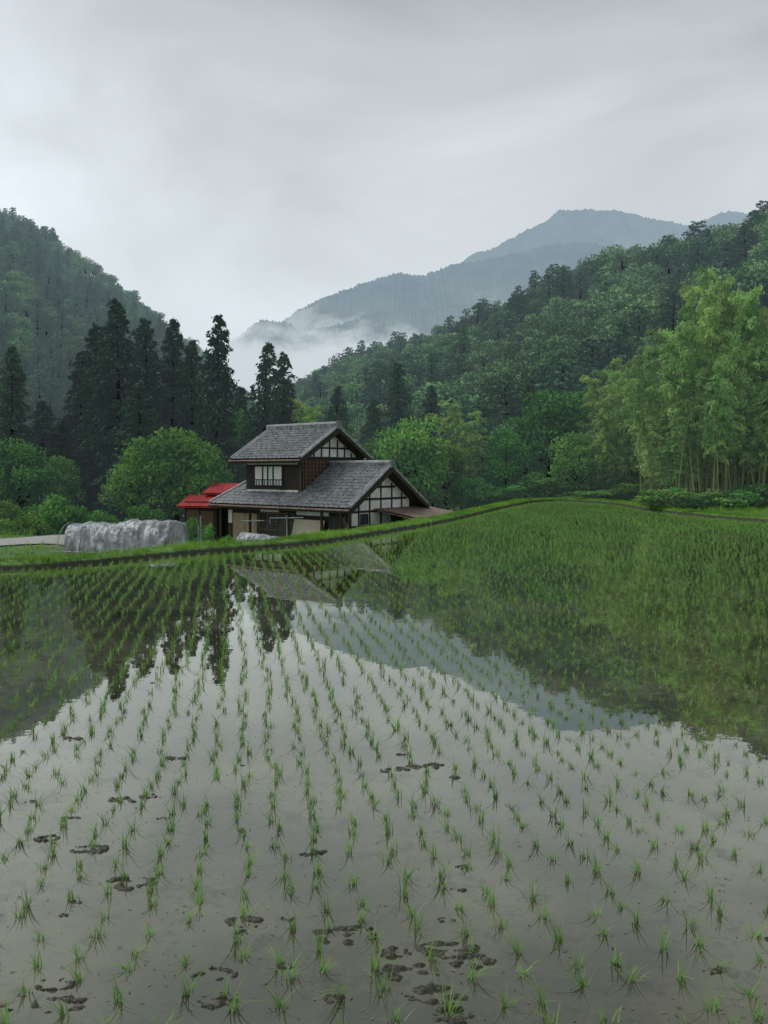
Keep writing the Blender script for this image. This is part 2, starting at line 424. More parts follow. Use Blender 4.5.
# grass ---------------------------------------------------------------
def grass():
    parts = []
    i = R.randint(0, len(poly), 19000); o = 0.06 + 1.3 * R.rand(19000) ** 1.3
    q = poly[i] + nrm[i] * o[:, None] + R.normal(0, 0.16, (19000, 2))
    sd = sdist(q[:, 0], q[:, 1]); k = (sd > 0.05); q = q[k]; sd = sd[k]
    z = np.interp(sd, [0, .1, .3, .8, 1.3, 2.0], [0, .10, .16, .14, -.08, -.35])
    pts = [np.stack([q[:, 0], q[:, 1], z], 1)]
    hs = [0.06 + 0.12 * R.rand(len(q)) + 0.16 * np.clip(fbm(q[:, 0] * .8, q[:, 1] * .8, 2, 41), 0, 1)]
    N = 30000; x = R.uniform(-26, 30, N); y = R.uniform(18, 74, N); sd = sdist(x, y)
    m = fbm(x * 0.25, y * 0.25, 3, 21)
    dp = np.full(N, 99.0)
    for c in cl: dp = np.minimum(dp, np.hypot(x - c[0], y - c[1]))
    k = (sd > 1.2) & (sd < 13) & ((m > -0.12) | (x > 6)) & (dp > 1.35); x, y = x[k], y[k]
    hh = (0.15 + 0.3 * R.rand(len(x))) * (1 + 0.6 * fbm(x * 0.4, y * 0.4, 2, 31)) * np.where((x < -11) & (y < 30), .55, 1)
    pts.append(np.stack([x, y, ground_z(x, y)], 1)); hs.append(hh)
    P = np.concatenate(pts); H = np.concatenate(hs); nbl = 6
    B = np.repeat(P, nbl, 0) + R.normal(0, 0.05, (len(P) * nbl, 3)) * [1, 1, 0]; M = len(B)
    tn = 0.55 + 0.6 * fbm(B[:, 0] * 0.5, B[:, 1] * 0.5, 3, 77) + R.normal(0, 0.15, M)
    parts.append(blades(B, R.rand(M) * 6.28, 0.15 + 0.8 * R.rand(M), np.repeat(H, nbl) * (0.7 + 0.6 * R.rand(M)), 0.012 + 0.014 * R.rand(M), 2, np.clip(tn, 0, 1)))
    return build_mesh('grass', parts, [M_grass])
add_obj('grass', grass())

# ------------------------------------------------------------------ tree prototypes
def conifer(seed, h=12, r=2.6, nbr=70, nl=26, ls=0.55, mat=M_hillcon, low=0.12, name='conifer', power=0.8, droop=0.35, wid=0.42):
    r0 = np.random.RandomState(seed); parts = []
    bend = r0.normal(0, 0.02 * h, 2)
    tz = np.linspace(0, h, 8)
    parts.append(tube(np.stack([bend[0] * (tz / h) ** 2, bend[1] * (tz / h) ** 2, tz], 1), 0.022 * h * (1 - tz / h * 0.93), 6))
    C = []; D = []; Nn = []; T = []; S = []
    lob = 0.25 * r0.rand() ; ph = r0.rand() * 6
    for i in range(nbr):
        t = low + (0.99 - low) * (i + r0.rand()) / nbr
        az = i * 2.4 + r0.normal(0, 0.5)
        tt = (t - low) / (1 - low)
        Lb = r * ((1 - tt) ** power * 0.93 + 0.07) * (0.6 + 0.55 * r0.rand()) * (1 + lob * math.cos(az * 2 + ph))
        if tt < 0.15: Lb *= 0.75
        dr = np.array([math.cos(az), math.sin(az), 0.0])
        up = 0.25 * (tt - 0.4) + r0.normal(0, 0.08)
        n_ = max(8, int(nl * (0.35 + Lb / r)))
        s = (0.08 + 0.92 * r0.rand(n_) ** 0.75)
        base = np.array([bend[0] * t * t, bend[1] * t * t, t * h])
        pos = base + dr * (s * Lb)[:, None]; pos[:, 2] += Lb * (up * s - droop * s ** 2)
        sp = 0.22 * Lb * (0.4 + np.sin(s * 3.0)) + 0.1
        side = np.array([-dr[1], dr[0], 0])
        pos += side * (r0.normal(0, 0.6, n_) * sp)[:, None]; pos[:, 2] += r0.normal(0, 0.5, n_) * sp * 0.6
        C.append(pos); dd = dr + side * r0.normal(0, 0.7, n_)[:, None]; dd[:, 2] += -0.35 + r0.normal(0, 0.45, n_)
        D.append(dd); nn = r0.normal(0, 0.6, (n_, 3)); nn[:, 2] += 0.9; Nn.append(nn)
        bt = r0.rand() * 0.5
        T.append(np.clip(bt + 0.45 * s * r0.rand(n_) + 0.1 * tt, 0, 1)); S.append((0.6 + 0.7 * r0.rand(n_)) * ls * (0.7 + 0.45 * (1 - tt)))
        if i % 3 == 0:
            parts.append(tube([base, base + dr * Lb * 0.45 + [0, 0, Lb * (up * .45 - droop * .2)], base + dr * Lb * 0.85 + [0, 0, Lb * (up * .85 - droop * .72)]], [0.006 * h * (1.1 - t), 0.004 * h * (1.1 - t), 0.01], 3))
    C = np.concatenate(C); S = np.concatenate(S)
    parts.insert(0, cards(C, np.concatenate(D), np.concatenate(Nn), S, S * wid, np.concatenate(T)))
    return build_mesh(name, parts, [mat, M_bark])

def broadleaf(seed, h=10, w=8, nlobe=30, nleaf=90, ls=0.45, mat=M_hillbrd, name='broadleaf', crown0=0.22):
    r0 = np.random.RandomState(seed); parts = []
    cz = h * (1 + crown0) / 2; rz = h * (1 - crown0) / 2
    parts.append(tube([(0, 0, 0), (0.03 * w, 0, h * .2), (-0.02 * w, 0.02 * w, h * .45), (0.02 * w, 0, h * .75)], [0.03 * h, 0.024 * h, 0.017 * h, 0.006 * h], 7))
    C = []; D = []; Nn = []; T = []; S = []
    for i in range(nlobe):
        v = r0.normal(size=3); v /= np.linalg.norm(v); v[2] = v[2] * 0.9 + 0.12
        q = r0.uniform(0.45, 0.9)
        az = math.atan2(v[1], v[0]); asym = 1 + 0.22 * math.sin(az * 2 + seed) + 0.12 * math.sin(az * 3 + seed * 2)
        c = np.array([v[0] * w / 2 * q * asym * .85, v[1] * w / 2 * q * asym * .85, cz + v[2] * rz * q * .88])
        lr = w * r0.uniform(0.10, 0.2)
        n_ = int(nleaf * (lr / (0.15 * w)) ** 1.6)
        dv = norm(r0.normal(size=(n_, 3)) + [0, 0, 0.45]); rad = lr * (0.45 + 0.65 * r0.rand(n_) ** 0.6)
        pos = c + dv * rad[:, None] * [1.15, 1.15, 0.75]
        C.append(pos); D.append(r0.normal(size=(n_, 3)) + dv * 0.4 + [0, 0, -0.25]); Nn.append(dv * 0.8 + r0.normal(0, 0.5, (n_, 3)) + [0, 0, 0.5])
        lt = r0.rand() * 0.5
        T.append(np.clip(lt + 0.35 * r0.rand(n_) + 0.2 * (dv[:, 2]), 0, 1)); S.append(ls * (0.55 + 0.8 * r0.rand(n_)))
        if i % 2 == 0:
            b0 = np.array([0, 0, h * r0.uniform(0.22, 0.5)])
            parts.append(tube([b0, (b0 + c) / 2 + [0, 0, -0.03 * h], c], [0.012 * h, 0.008 * h, 0.003 * h], 4))
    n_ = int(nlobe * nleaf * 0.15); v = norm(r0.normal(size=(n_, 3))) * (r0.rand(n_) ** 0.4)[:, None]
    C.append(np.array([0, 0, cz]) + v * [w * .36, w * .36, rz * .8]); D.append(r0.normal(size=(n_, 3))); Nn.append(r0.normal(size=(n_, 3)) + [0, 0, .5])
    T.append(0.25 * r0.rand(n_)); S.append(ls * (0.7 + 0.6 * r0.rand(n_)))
    S = np.concatenate(S)
    parts.insert(0, cards(np.concatenate(C), np.concatenate(D), np.concatenate(Nn), S, S * 0.62, np.concatenate(T)))
    return build_mesh(name, parts, [mat, M_bark])

def bamboo(seed, h=12, low=0.28):
    """one arching culm with drooping feathery sprays"""
    r0 = np.random.RandomState(seed); parts = []
    az = r0.rand() * 6.28; arch = r0.uniform(0.10, 0.26) * h; hd = np.array([math.cos(az), math.sin(az), 0])
    def at(s): s = np.asarray(s); return hd * (arch * s ** 3)[..., None] + np.stack([0 * s, 0 * s, h * (s - 0.10 * s ** 5)], -1)
    sc = np.linspace(0, 1, 12); parts.append(tube(at(sc), 0.05 * (1 - sc * 0.9) + 0.004, 5, 1))
    C = []; D = []; Nn = []; T = []
    nb = 44
    for i in range(nb):
        s = low + (0.99 - low) * (i + r0.rand()) / nb; b = at(s); a = r0.rand() * 6.28
        Lb = 1.25 * math.sin(min(1, (s - low + .12) / (1 - low)) * 2.75) * r0.uniform(.55, 1) + 0.3
        dr = np.array([math.cos(a), math.sin(a), 0.0]); n_ = int(34 + 20 * r0.rand())
        q = 0.1 + 0.9 * r0.rand(n_) ** .8; pos = b + dr * (q * Lb)[:, None]; pos[:, 2] += Lb * (0.75 * q - 0.85 * q ** 2.4)
        pos += r0.normal(0, 0.07, (n_, 3)) * (0.6 + q)[:, None]
        C.append(pos)
        D.append(dr * 0.8 + r0.normal(0, 0.4, (n_, 3)) + [0, 0, -0.75]); Nn.append(r0.normal(0, 0.6, (n_, 3)) + [0, 0, 0.7] + dr * .3)
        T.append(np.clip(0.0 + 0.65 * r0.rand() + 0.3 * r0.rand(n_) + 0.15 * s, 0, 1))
    C = np.concatenate(C); L = 0.20 + 0.18 * r0.rand(len(C))
    parts.insert(0, cards(C, np.concatenate(D), np.concatenate(Nn), L, L * 0.28, np.concatenate(T)))
    return build_mesh('bamboo', parts, [M_bamboo, M_culm])

def proto_collection(name, meshes):
    c = bpy.data.collections.new(name)
    for i, m in enumerate(meshes):
        o = bpy.data.objects.new('%s_%02d' % (name, i), m); c.objects.link(o)
    return c

def scatter(name, P, rot, scl, idx, coll):
    me = bpy.data.meshes.new(name); me.vertices.add(len(P)); me.vertices.foreach_set('co', np.asarray(P, np.float32).ravel())
    a = me.attributes.new('rot', 'FLOAT_VECTOR', 'POINT'); a.data.foreach_set('vector', np.asarray(rot, np.float32).ravel())
    a = me.attributes.new('scl', 'FLOAT_VECTOR', 'POINT'); a.data.foreach_set('vector', np.asarray(scl, np.float32).ravel())
    a = me.attributes.new('idx', 'INT', 'POINT'); a.data.foreach_set('value', np.asarray(idx, np.int32).ravel())
    o = add_obj(name, me)
    ng = bpy.data.node_groups.new(name + '_instancer', 'GeometryNodeTree')
    ng.interface.new_socket('Geometry', in_out='INPUT', socket_type='NodeSocketGeometry')
    ng.interface.new_socket('Geometry', in_out='OUTPUT', socket_type='NodeSocketGeometry')
    gi = ng.nodes.new('NodeGroupInput'); go = ng.nodes.new('NodeGroupOutput')
    ip = ng.nodes.new('GeometryNodeInstanceOnPoints'); ci = ng.nodes.new('GeometryNodeCollectionInfo')
    ci.inputs['Collection'].default_value = coll; ci.inputs['Separate Children'].default_value = True; ci.inputs['Reset Children'].default_value = True
    ip.inputs['Pick Instance'].default_value = True
    def na(nm, ty):
        x = ng.nodes.new('GeometryNodeInputNamedAttribute'); x.data_type = ty; x.inputs['Name'].default_value = nm
        return [s for s in x.outputs if s.enabled and s.name == 'Attribute'][0]
    L = ng.links.new
    L(gi.outputs[0], ip.inputs['Points']); L(ci.outputs[0], ip.inputs['Instance'])
    L(na('idx', 'INT'), ip.inputs['Instance Index']); L(na('rot', 'FLOAT_VECTOR'), ip.inputs['Rotation']); L(na('scl', 'FLOAT_VECTOR'), ip.inputs['Scale'])
    L(ip.outputs[0], go.inputs[0])
    md = o.modifiers.new('instances', 'NODES'); md.node_group = ng
    return o

forest = proto_collection('forest_tree_kinds',
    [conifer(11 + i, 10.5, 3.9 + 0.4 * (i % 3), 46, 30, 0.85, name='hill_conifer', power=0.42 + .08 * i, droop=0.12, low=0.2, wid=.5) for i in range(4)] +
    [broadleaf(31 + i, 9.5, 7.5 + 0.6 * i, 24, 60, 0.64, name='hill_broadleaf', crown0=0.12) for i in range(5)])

# ------------------------------------------------------------------ hills
nt = NT('forest_floor'); b = nt.noise(0.4, 3, nt.pos())
c = nt.mix(b, (0.02, 0.04, 0.018), (0.05, 0.09, 0.035))
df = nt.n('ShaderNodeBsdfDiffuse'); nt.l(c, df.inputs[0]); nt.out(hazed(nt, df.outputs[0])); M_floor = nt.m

class Hill:
    def __init__(s, ridge, base, tree_h, p, seed, rough):
        r = np.array(ridge); s.tx = r[:, 0]; s.dr = r[:, 2]; s.zr = CAM_H + r[:, 1] * r[:, 2] - tree_h
        b = np.array(base); s.btx = b[:, 0]; s.bd = b[:, 1]; s.p = p; s.seed = seed; s.rough = rough
    def z(s, x, y):
        tx = x / y; dr = np.interp(tx, s.tx, s.dr); zr = np.interp(tx, s.tx, s.zr); bd = np.interp(tx, s.btx, s.bd)
        t = (y - bd) / (dr - bd)
        up = -2.2 + (zr + 2.2) * np.clip(t, 0, 1) ** s.p
        dn = zr - (t - 1) * (dr - bd) * 0.4
        z = np.where(t < 1, up, dn) + s.rough * fbm(x / 28, y / 28, 3, s.seed) * np.clip(t * 2, 0, 1) * np.where(t < 1, np.clip((1 - t) * 4, 0.25, 1), .25)
        return z, t
    def mesh(s, name, n=160, m=70):
        tx = np.linspace(s.tx[0], s.tx[-1], n); t = np.linspace(0, 1.5, m); TX, TT = np.meshgrid(tx, t)
        dr = np.interp(TX, s.tx, s.dr); bd = np.interp(TX, s.btx, s.bd); Y = bd + (dr - bd) * TT; X = TX * Y
        Z, _ = s.z(X, Y)
        return add_obj(name, build_mesh(name, [(np.stack([X, Y, Z], -1).reshape(-1, 3), grid_faces(n, m), 0, .5)], [M_floor], True))
    def trees(s, name, sp, conf, tmax, s0, s1, x0, x1, y0, y1, seed):
        r0 = np.random.RandomState(seed)
        X, Y = np.meshgrid(np.arange(x0, x1, sp), np.arange(y0, y1, sp)); X = X.ravel() + r0.uniform(-.48, .48, X.size) * sp; Y = Y.ravel() + r0.uniform(-.48, .48, Y.size) * sp
        k = (Y > 20); X, Y = X[k], Y[k]; tx = X / Y; Z, t = s.z(X, Y)
        k = (tx > s.tx[0]) & (tx < s.tx[-1]) & (t > 0.0) & (t < tmax); X, Y, Z = X[k], Y[k], Z[k]; N = len(X)
        zone = fbm(X / 35, Y / 35, 3, seed + 3) + r0.normal(0, 0.22, N)
        isc = zone < conf
        idx = np.where(isc, r0.randint(0, 4, N), r0.randint(4, 9, N))
        sc = r0.uniform(s0, s1, N) * np.where(isc, 1.0, 0.95)
        scl = np.stack([sc * r0.uniform(.85, 1.2, N), sc * r0.uniform(.85, 1.2, N), sc * r0.uniform(.85, 1.12, N)], 1)
        rot = np.stack([r0.normal(0, .05, N), r0.normal(0, .05, N), r0.rand(N) * 6.28], 1)
        return scatter(name, np.stack([X, Y, Z - 0.4], 1), rot, scl, idx, forest)

RH = Hill([(-.14, .09, 330), (-.105, .115, 320), (-.043, .150, 300), (.045, .176, 280), (.10, .20, 265), (.146, .222, 255), (.221, .255, 240), (.296, .283, 225), (.397, .308, 205), (.482, .330, 195), (.65, .355, 180), (.9, .375, 170)],
          [(-.14, 150), (0, 105), (.1, 92), (.3, 84), (.5, 68), (.9, 60)], 9.8, 0.92, 5, 7)
RH.mesh('forested_hill')
RH.trees('hillside_forest', 5.8, -0.02, 1.06, 0.7, 1.2, -60, 170, 60, 345, 5)
LH = Hill([(-.85, .36, 400), (-.60, .350, 400), (-.482, .337, 400), (-.432, .312, 395), (-.382, .276, 390), (-.332, .239, 385), (-.281, .20, 380), (-.231, .157, 380), (-.194, .12, 380), (-.156, .082, 385), (-.1, .03, 390)],
          [(-.85, 130), (-.4, 150), (-.1, 190)], 9.0, 0.95, 9, 9)
LH.mesh('forested_mountain')
LH.trees('mountain_forest', 6.8, 0.08, 1.05, 0.7, 1.1, -330, -25, 130, 430, 9)

# distant mountains ------------------------------------------------------
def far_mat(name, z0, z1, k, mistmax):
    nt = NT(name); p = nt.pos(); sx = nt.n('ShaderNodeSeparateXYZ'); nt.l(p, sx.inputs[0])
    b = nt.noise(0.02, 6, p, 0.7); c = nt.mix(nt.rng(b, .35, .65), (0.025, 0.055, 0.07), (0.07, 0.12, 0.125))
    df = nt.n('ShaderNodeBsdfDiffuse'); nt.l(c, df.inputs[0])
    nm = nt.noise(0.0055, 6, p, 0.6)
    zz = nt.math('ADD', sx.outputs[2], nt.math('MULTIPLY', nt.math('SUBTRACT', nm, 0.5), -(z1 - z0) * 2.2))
    ex = nt.rng(zz, z0, z1, mistmax, 0.0)  # mist painted onto the slopes as pale emission, thicker low down, broken by noise
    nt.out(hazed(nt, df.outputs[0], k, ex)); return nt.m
def far_mountain(name, ridge, d, depth, seed, mat, ser):
    r = np.array(ridge, float); n = 620; m = 70
    tx = np.linspace(r[0, 0], r[-1, 0], n); tz = np.interp(tx, r[:, 0], r[:, 1])
    kern = np.ones(9) / 9; tz = np.convolve(np.pad(tz, 4, 'edge'), kern, 'valid')
    zr = CAM_H + tz * d + ser * 6 * fbm(tx * d / 60, tx * 0, 3, seed) + ser * R.normal(0, 1, n)
    t = np.linspace(0, 1.3, m); TX, TT = np.meshgrid(tx, t)
    Y = d - depth + depth * TT; X = TX * d
    Z = zr[None, :] * np.where(TT < 1, TT ** 1.15, 1 - (TT - 1) * 1.5)
    sp = np.abs(fbm(X / (d * .10) + TT * 1.2, TT * 2.0 + X * 0, 4, seed + 2))
    Z = Z - sp * zr[None, :] * 0.45 * np.clip((1 - TT) * 3.5, 0, 1) * np.clip(TT * 3, 0, 1)
    return add_obj(name, build_mesh(name, [(np.stack([X, Y, Z], -1).reshape(-1, 3), grid_faces(n, m), 0, .5)], [mat], False))
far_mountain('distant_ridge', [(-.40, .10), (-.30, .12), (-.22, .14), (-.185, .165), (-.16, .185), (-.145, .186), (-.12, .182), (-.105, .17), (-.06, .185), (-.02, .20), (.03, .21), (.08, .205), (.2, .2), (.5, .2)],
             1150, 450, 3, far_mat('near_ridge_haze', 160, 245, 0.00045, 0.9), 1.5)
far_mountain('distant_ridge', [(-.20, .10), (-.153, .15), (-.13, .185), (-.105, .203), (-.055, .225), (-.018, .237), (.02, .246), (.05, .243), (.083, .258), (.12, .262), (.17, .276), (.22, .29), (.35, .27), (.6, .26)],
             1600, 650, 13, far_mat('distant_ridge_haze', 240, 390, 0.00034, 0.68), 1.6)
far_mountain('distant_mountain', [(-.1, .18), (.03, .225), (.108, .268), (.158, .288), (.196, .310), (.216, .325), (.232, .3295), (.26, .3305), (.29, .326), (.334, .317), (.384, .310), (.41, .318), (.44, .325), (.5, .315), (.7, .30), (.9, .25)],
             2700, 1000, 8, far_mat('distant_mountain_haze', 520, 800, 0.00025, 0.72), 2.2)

# ------------------------------------------------------------------ individual trees
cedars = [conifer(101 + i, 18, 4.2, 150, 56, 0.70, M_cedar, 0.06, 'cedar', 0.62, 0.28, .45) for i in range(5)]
def put_tree(name, protos, ph, pw, px, top, wpx, d, base=-2.1, k=0):
    tx = (px - 384) / 796; ztop = CAM_H + (470 - top) / 796 * d; H = ztop - base; W = wpx / 796 * d
    m = protos[k % len(protos)]
    return add_obj(name, m, None, (tx * d, d, base), R.rand() * 6.28, (W / pw, W / pw, H / ph))
for i, (px, top, w, d) in enumerate([(-22, 362, 66, 60), (12, 345, 62, 64), (45, 400, 70, 72), (80, 350, 70, 76), (98, 324, 72, 70), (120, 300, 82, 68), (150, 318, 78, 71), (172, 316, 66, 74), (192, 340, 58, 70),
                                     (217, 315, 72, 66), (262, 342, 60, 72), (284, 352, 54, 74), (240, 385, 56, 80), (60, 420, 76, 66), (140, 385, 80, 64), (335, 385, 50, 92), (400, 362, 56, 98), (372, 398, 50, 95), (430, 385, 50, 100), (528, 385, 50, 96)]):
    put_tree('cedar_tree', cedars, 18, 8.0, px, top, w, d, k=i)
brd = [broadleaf(201 + i, 8, 7.5, 36, 150, 0.33, M_broad, 'broadleaf', 0.10) for i in range(5)]
for i, (px, top, w, d) in enumerate([(178, 424, 112, 55), (135, 448, 70, 57), (300, 402, 52, 78), (245, 408, 44, 76), (205, 455, 60, 53), (415, 413, 84, 66), (378, 440, 60, 70), (505, 424, 60, 70), (550, 388, 104, 76),
                                     (330, 420, 60, 80), (445, 440, 60, 68), (20, 440, 80, 60), (-20, 430, 80, 58), (60, 455, 60, 62), (575, 430, 60, 68)]):
    put_tree('broadleaf_tree', brd, 8, 7.5, px, top, w, d, base=-2.1 if px < 440 else -0.6, k=i)
shr = [broadleaf(301 + i, 2.4, 2.8, 20, 120, 0.17, M_broad, 'shrub', 0.0) for i in range(3)]
SH = [(62, 487, 62, 40, -2), (22, 512, 60, 37, -1.9), (35, 500, 50, 44, -2), (100, 505, 40, 45, -2), (5, 500, 50, 42, -2), (142, 500, 44, 46, -2), (196, 512, 30, 38, -2.0), (205, 524, 24, 33, -1.6), (228, 532, 22, 31, -1.2)]
for i in range(17):
    px = 400 + i * 15.5; SH.append((px, 468 + R.rand() * 16, 44 + 16 * R.rand(), 68 + 3 * R.rand(), -0.4 if px > 500 else -1.8))
for i in range(12):
    px = 610 + i * 17; SH.append((px, 480 + R.rand() * 18, 50 + 24 * R.rand(), (62 if px < 650 else 49) + 3 * R.rand(), 0))
for i, (px, top, w, d, b) in enumerate(SH):
    put_tree('shrub', shr, 2.4, 2.8, px, top, w, d, base=b, k=i)

# bamboo grove
bam = proto_collection('bamboo_kinds', [bamboo(401 + i, 12, (0.2, 0.3, 0.38)[i % 3]) for i in range(7)])
r0 = np.random.RandomState(3); P = []; S = []
topz = lambda px: np.interp(px, [585, 610, 640, 665, 690, 712, 728, 745, 768, 830, 900], [410, 385, 355, 375, 345, 285, 318, 325, 305, 300, 310])
for i in range(250):
    px = r0.uniform(590, 900); d = r0.uniform(50, 66) if px > 650 else r0.uniform(66, 76)
    x = (px - 384) / 796 * d; ht = (CAM_H + (470 - topz(px)) / 796 * 56) * r0.uniform(0.5, 1.05) * (1.0 if px > 650 else 1.2)
    P.append((x, d, 0.0)); s = ht / 12 / 0.9; w_ = min(max(s, .75), 1.1); S.append((w_, w_, s))
for px, tp in ((712, 262), (706, 282), (717, 278), (724, 296), (735, 303), (768, 288), (755, 308), (642, 346), (690, 328), (676, 360), (748, 326), (700, 312)):
    d = 54; P.append(((px - 384) / 796 * d, d, 0)); s = (CAM_H + (470 - tp) / 796 * d) / 10.8; S.append((1.0, 1.0, s))
for px, tp in ((470, 402), (462, 412), (478, 410), (455, 424), (486, 425), (300, 402), (306, 410)):
    d = 72; P.append(((px - 384) / 796 * d, d, -1.5)); s = (CAM_H + 1.5 + (470 - tp) / 796 * d) / 10.8; S.append((1.2, 1.2, s))
N = len(P)
scatter('bamboo_grove', P, np.stack([r0.normal(0, .06, N), r0.normal(0, .06, N), r0.rand(N) * 6.28], 1), S, r0.randint(0, 7, N), bam)

# ------------------------------------------------------------------ farmhouse
nt = NT('roof_tile'); v = nt.obj(); b = nt.noise(5, 5, v); b2 = nt.noise(0.7, 4, v)
c = nt.mix(nt.rng(b, .3, .7), (0.07, 0.078, 0.085), (0.24, 0.255, 0.265)); c = nt.mix(nt.rng(b2, .5, .7, 0, .5), c, (0.055, 0.062, 0.06))
bs = nt.n('ShaderNodeBsdfPrincipled'); nt.l(c, bs.inputs['Base Color']); bs.inputs['Roughness'].default_value = 0.4
nt.out(bs.outputs[0]); M_tile = nt.m
M_tilel = simple('ridge_tile', (0.18, 0.185, 0.19), (0.38, 0.39, 0.39), 6, 0.5)
M_wood = simple('dark_timber', (0.012, 0.009, 0.007), (0.04, 0.03, 0.022), 5, 0.8, stretch=(6, 6, 0.4))
M_brown = simple('brown_boards', (0.08, 0.045, 0.025), (0.17, 0.10, 0.06), 6, 0.8, stretch=(3, 3, .6))
M_plas = simple('white_plaster', (0.62, 0.62, 0.59), (0.84, 0.84, 0.82), 2.5, 0.85)
M_tan = simple('tan_shutter', (0.28, 0.20, 0.12), (0.40, 0.31, 0.20), 5, 0.8, stretch=(1, 1, 5))
M_beige = simple('reed_blind', (0.42, 0.35, 0.27), (0.56, 0.50, 0.40), 6, 0.9, stretch=(1, 1, 8))
M_glass = simple('window_glass', (0.03, 0.035, 0.04), (0.06, 0.07, 0.075), 2, 0.08)
M_curt = simple('curtain_cloth', (0.60, 0.62, 0.62), (0.80, 0.82, 0.82), 7, 0.9, stretch=(8, 8, .4))
M_rust = simple('rusty_sheet', (0.13, 0.075, 0.055), (0.24, 0.17, 0.14), 3, 0.6)
M_red = simple('red_painted_sheet', (0.26, 0.010, 0.014), (0.46, 0.028, 0.03), 3, 0.65)

def tiled(A, B, C, D, mi=0, wl=0.30, row=0.26, lift=0.05, amp=0.05):
    A, B, C, D = (np.array(q, float) for q in (A, B, C, D))
    e = B - A; Lh = np.linalg.norm(e); e /= Lh; nn = np.cross(e, (C + D) / 2 - A); nn /= np.linalg.norm(nn)
    if nn[2] < 0: nn = -nn
    sl = np.cross(nn, e); sl *= np.sign(sl @ ((C + D) / 2 - A)); Hs = ((C + D) / 2 - A) @ sl
    nu = int(Lh / 0.045) + 1; rows = []; k = 0
    while k * row < Hs - 0.02:
        a = k * row; b = min((k + 1) * row - 0.012, Hs); rows += [(a, 0.03), (b, 0.0)]; k += 1
    u = np.linspace(0, 1, nu); V = []
    for h, dz in rows:
        t = h / Hs; P0 = A + (D - A) * t; P1 = B + (C - B) * t
        P = P0 + (P1 - P0) * u[:, None]; s = (P - A) @ e
        w = amp * (np.abs(np.cos(math.pi * s / wl)) ** 0.8) + dz + lift
        V.append(P + nn * w[:, None])
    return (np.array(V).reshape(-1, 3), grid_faces(nu, len(rows)), mi, .5)
def slab(A, B, C, D, th, mi):
    q = [np.array(x, float) for x in (A, B, C, D)]
    return hexa([x - [0, 0, th] for x in q], q, mi)
def rod(a, b, r, mi, sides=8): return tube([a, b], [r, r], sides, mi)

house = bpy.data.objects.new('farmhouse', None); scene.collection.objects.link(house)
house.location = (-1.68, 40.32, -0.3); house.rotation_euler = (0, 0, math.radians(-38.9)); house.scale = (1.12,) * 3
def part(name, parts, mats, smooth=False, parent=house): return add_obj(name, build_mesh(name, parts, mats, smooth), parent)

ze, zr = 0.69, 2.62
P = [tiled((-10, 0, ze), (0, 0, ze), (0, 3, zr), (-8, 3, zr)), tiled((0, 6, ze), (-10, 6, ze), (-8, 3, zr), (0, 3, zr)),
     tiled((-10, 6, ze), (-10, 0, ze), (-8, 2.97, zr), (-8, 3.03, zr))]
part('lower_roof_tiles', P, [M_tile], False)
part('lower_roof_deck', [slab((-10, 0, ze), (0, 0, ze), (0, 3, zr), (-8, 3, zr), .12, 0), slab((0, 6, ze), (-10, 6, ze), (-8, 3, zr), (0, 3, zr), .12, 0),
     slab((-10, 6, ze), (-10, 0, ze), (-8, 2.97, zr), (-8, 3.03, zr), .12, 0)], [M_wood])
uz, ur = 3.0, 4.6; X0, X1, Y0, Y1 = -8.7, -3.45, 0.3, 5.7
part('upper_roof_tiles', [tiled((X0, Y0, uz), (X1, Y0, uz), (X1, 3, ur), (X0, 3, ur)), tiled((X1, Y1, uz), (X0, Y1, uz), (X0, 3, ur), (X1, 3, ur))], [M_tile])
part('upper_roof_deck', [slab((X0, Y0, uz), (X1, Y0, uz), (X1, 3, ur), (X0, 3, ur), .12, 0), slab((X1, Y1, uz), (X0, Y1, uz), (X0, 3, ur), (X1, 3, ur), .12, 0)], [M_wood])
def ridge(a, b, w=.13, h=.24):
    return [box((min(a[0], b[0]), a[1] - w, a[2]), (max(a[0], b[0]), a[1] + w, a[2] + h), 0), rod((a[0] - .04 if a[0] < b[0] else a[0] + .04, a[1], a[2] + h + .02), (b[0] + .06, b[1], b[2] + h + .02), .10, 1)]
P = ridge((X0, 3, ur), (X1 + .05, 3, ur), h=.26) + ridge((-4.0, 3, zr), (0.05, 3, zr)) 
for x in (X1 - .06, X0 + .06):
    P += [rod((x, Y0, uz + .11), (x, 3, ur + .12), .075, 1), rod((x, Y1, uz + .11), (x, 3, ur + .12), .075, 1)]
    P += [rod((x + (.17 if x < -5 else -.17), Y0, uz + .10), (x + (.17 if x < -5 else -.17), 3, ur + .12), .055, 1)]
P += [rod((-.06, 0, ze + .11), (-.06, 3, zr + .12), .075, 1), rod((-.06, 6, ze + .11), (-.06, 3, zr + .12), .075, 1), rod((-.25, 0, ze + .10), (-.25, 3, zr + .12), .055, 1),
      rod((-10, 0, ze + .1), (-8, 3, zr + .14), .10, 1), rod((-10, 6, ze + .1), (-8, 3, zr + .14), .10, 1)]
P += [box((X1 - .02, 2.82, ur - .02), (X1 + .1, 3.18, ur + .42), 0), box((-.02, 2.84, zr - .02), (.1, 3.16, zr + .38), 0)]
part('ridge_tiles', P, [M_tile, M_tilel], False)
def barge(x, y0, y1, z0, z1, t=.2):
    m = (y0 + y1) / 2; o = []
    for a in (y0, y1):
        q = [(x, a, z0 - t), (x + .05, a, z0 - t), (x + .05, m, z1 - t), (x, m, z1 - t)]
        if a > m: q = [q[3], q[2], q[1], q[0]]
        o.append(hexa(q, [(c[0], c[1], c[2] + t - .0) for c in q], 0))
    return o
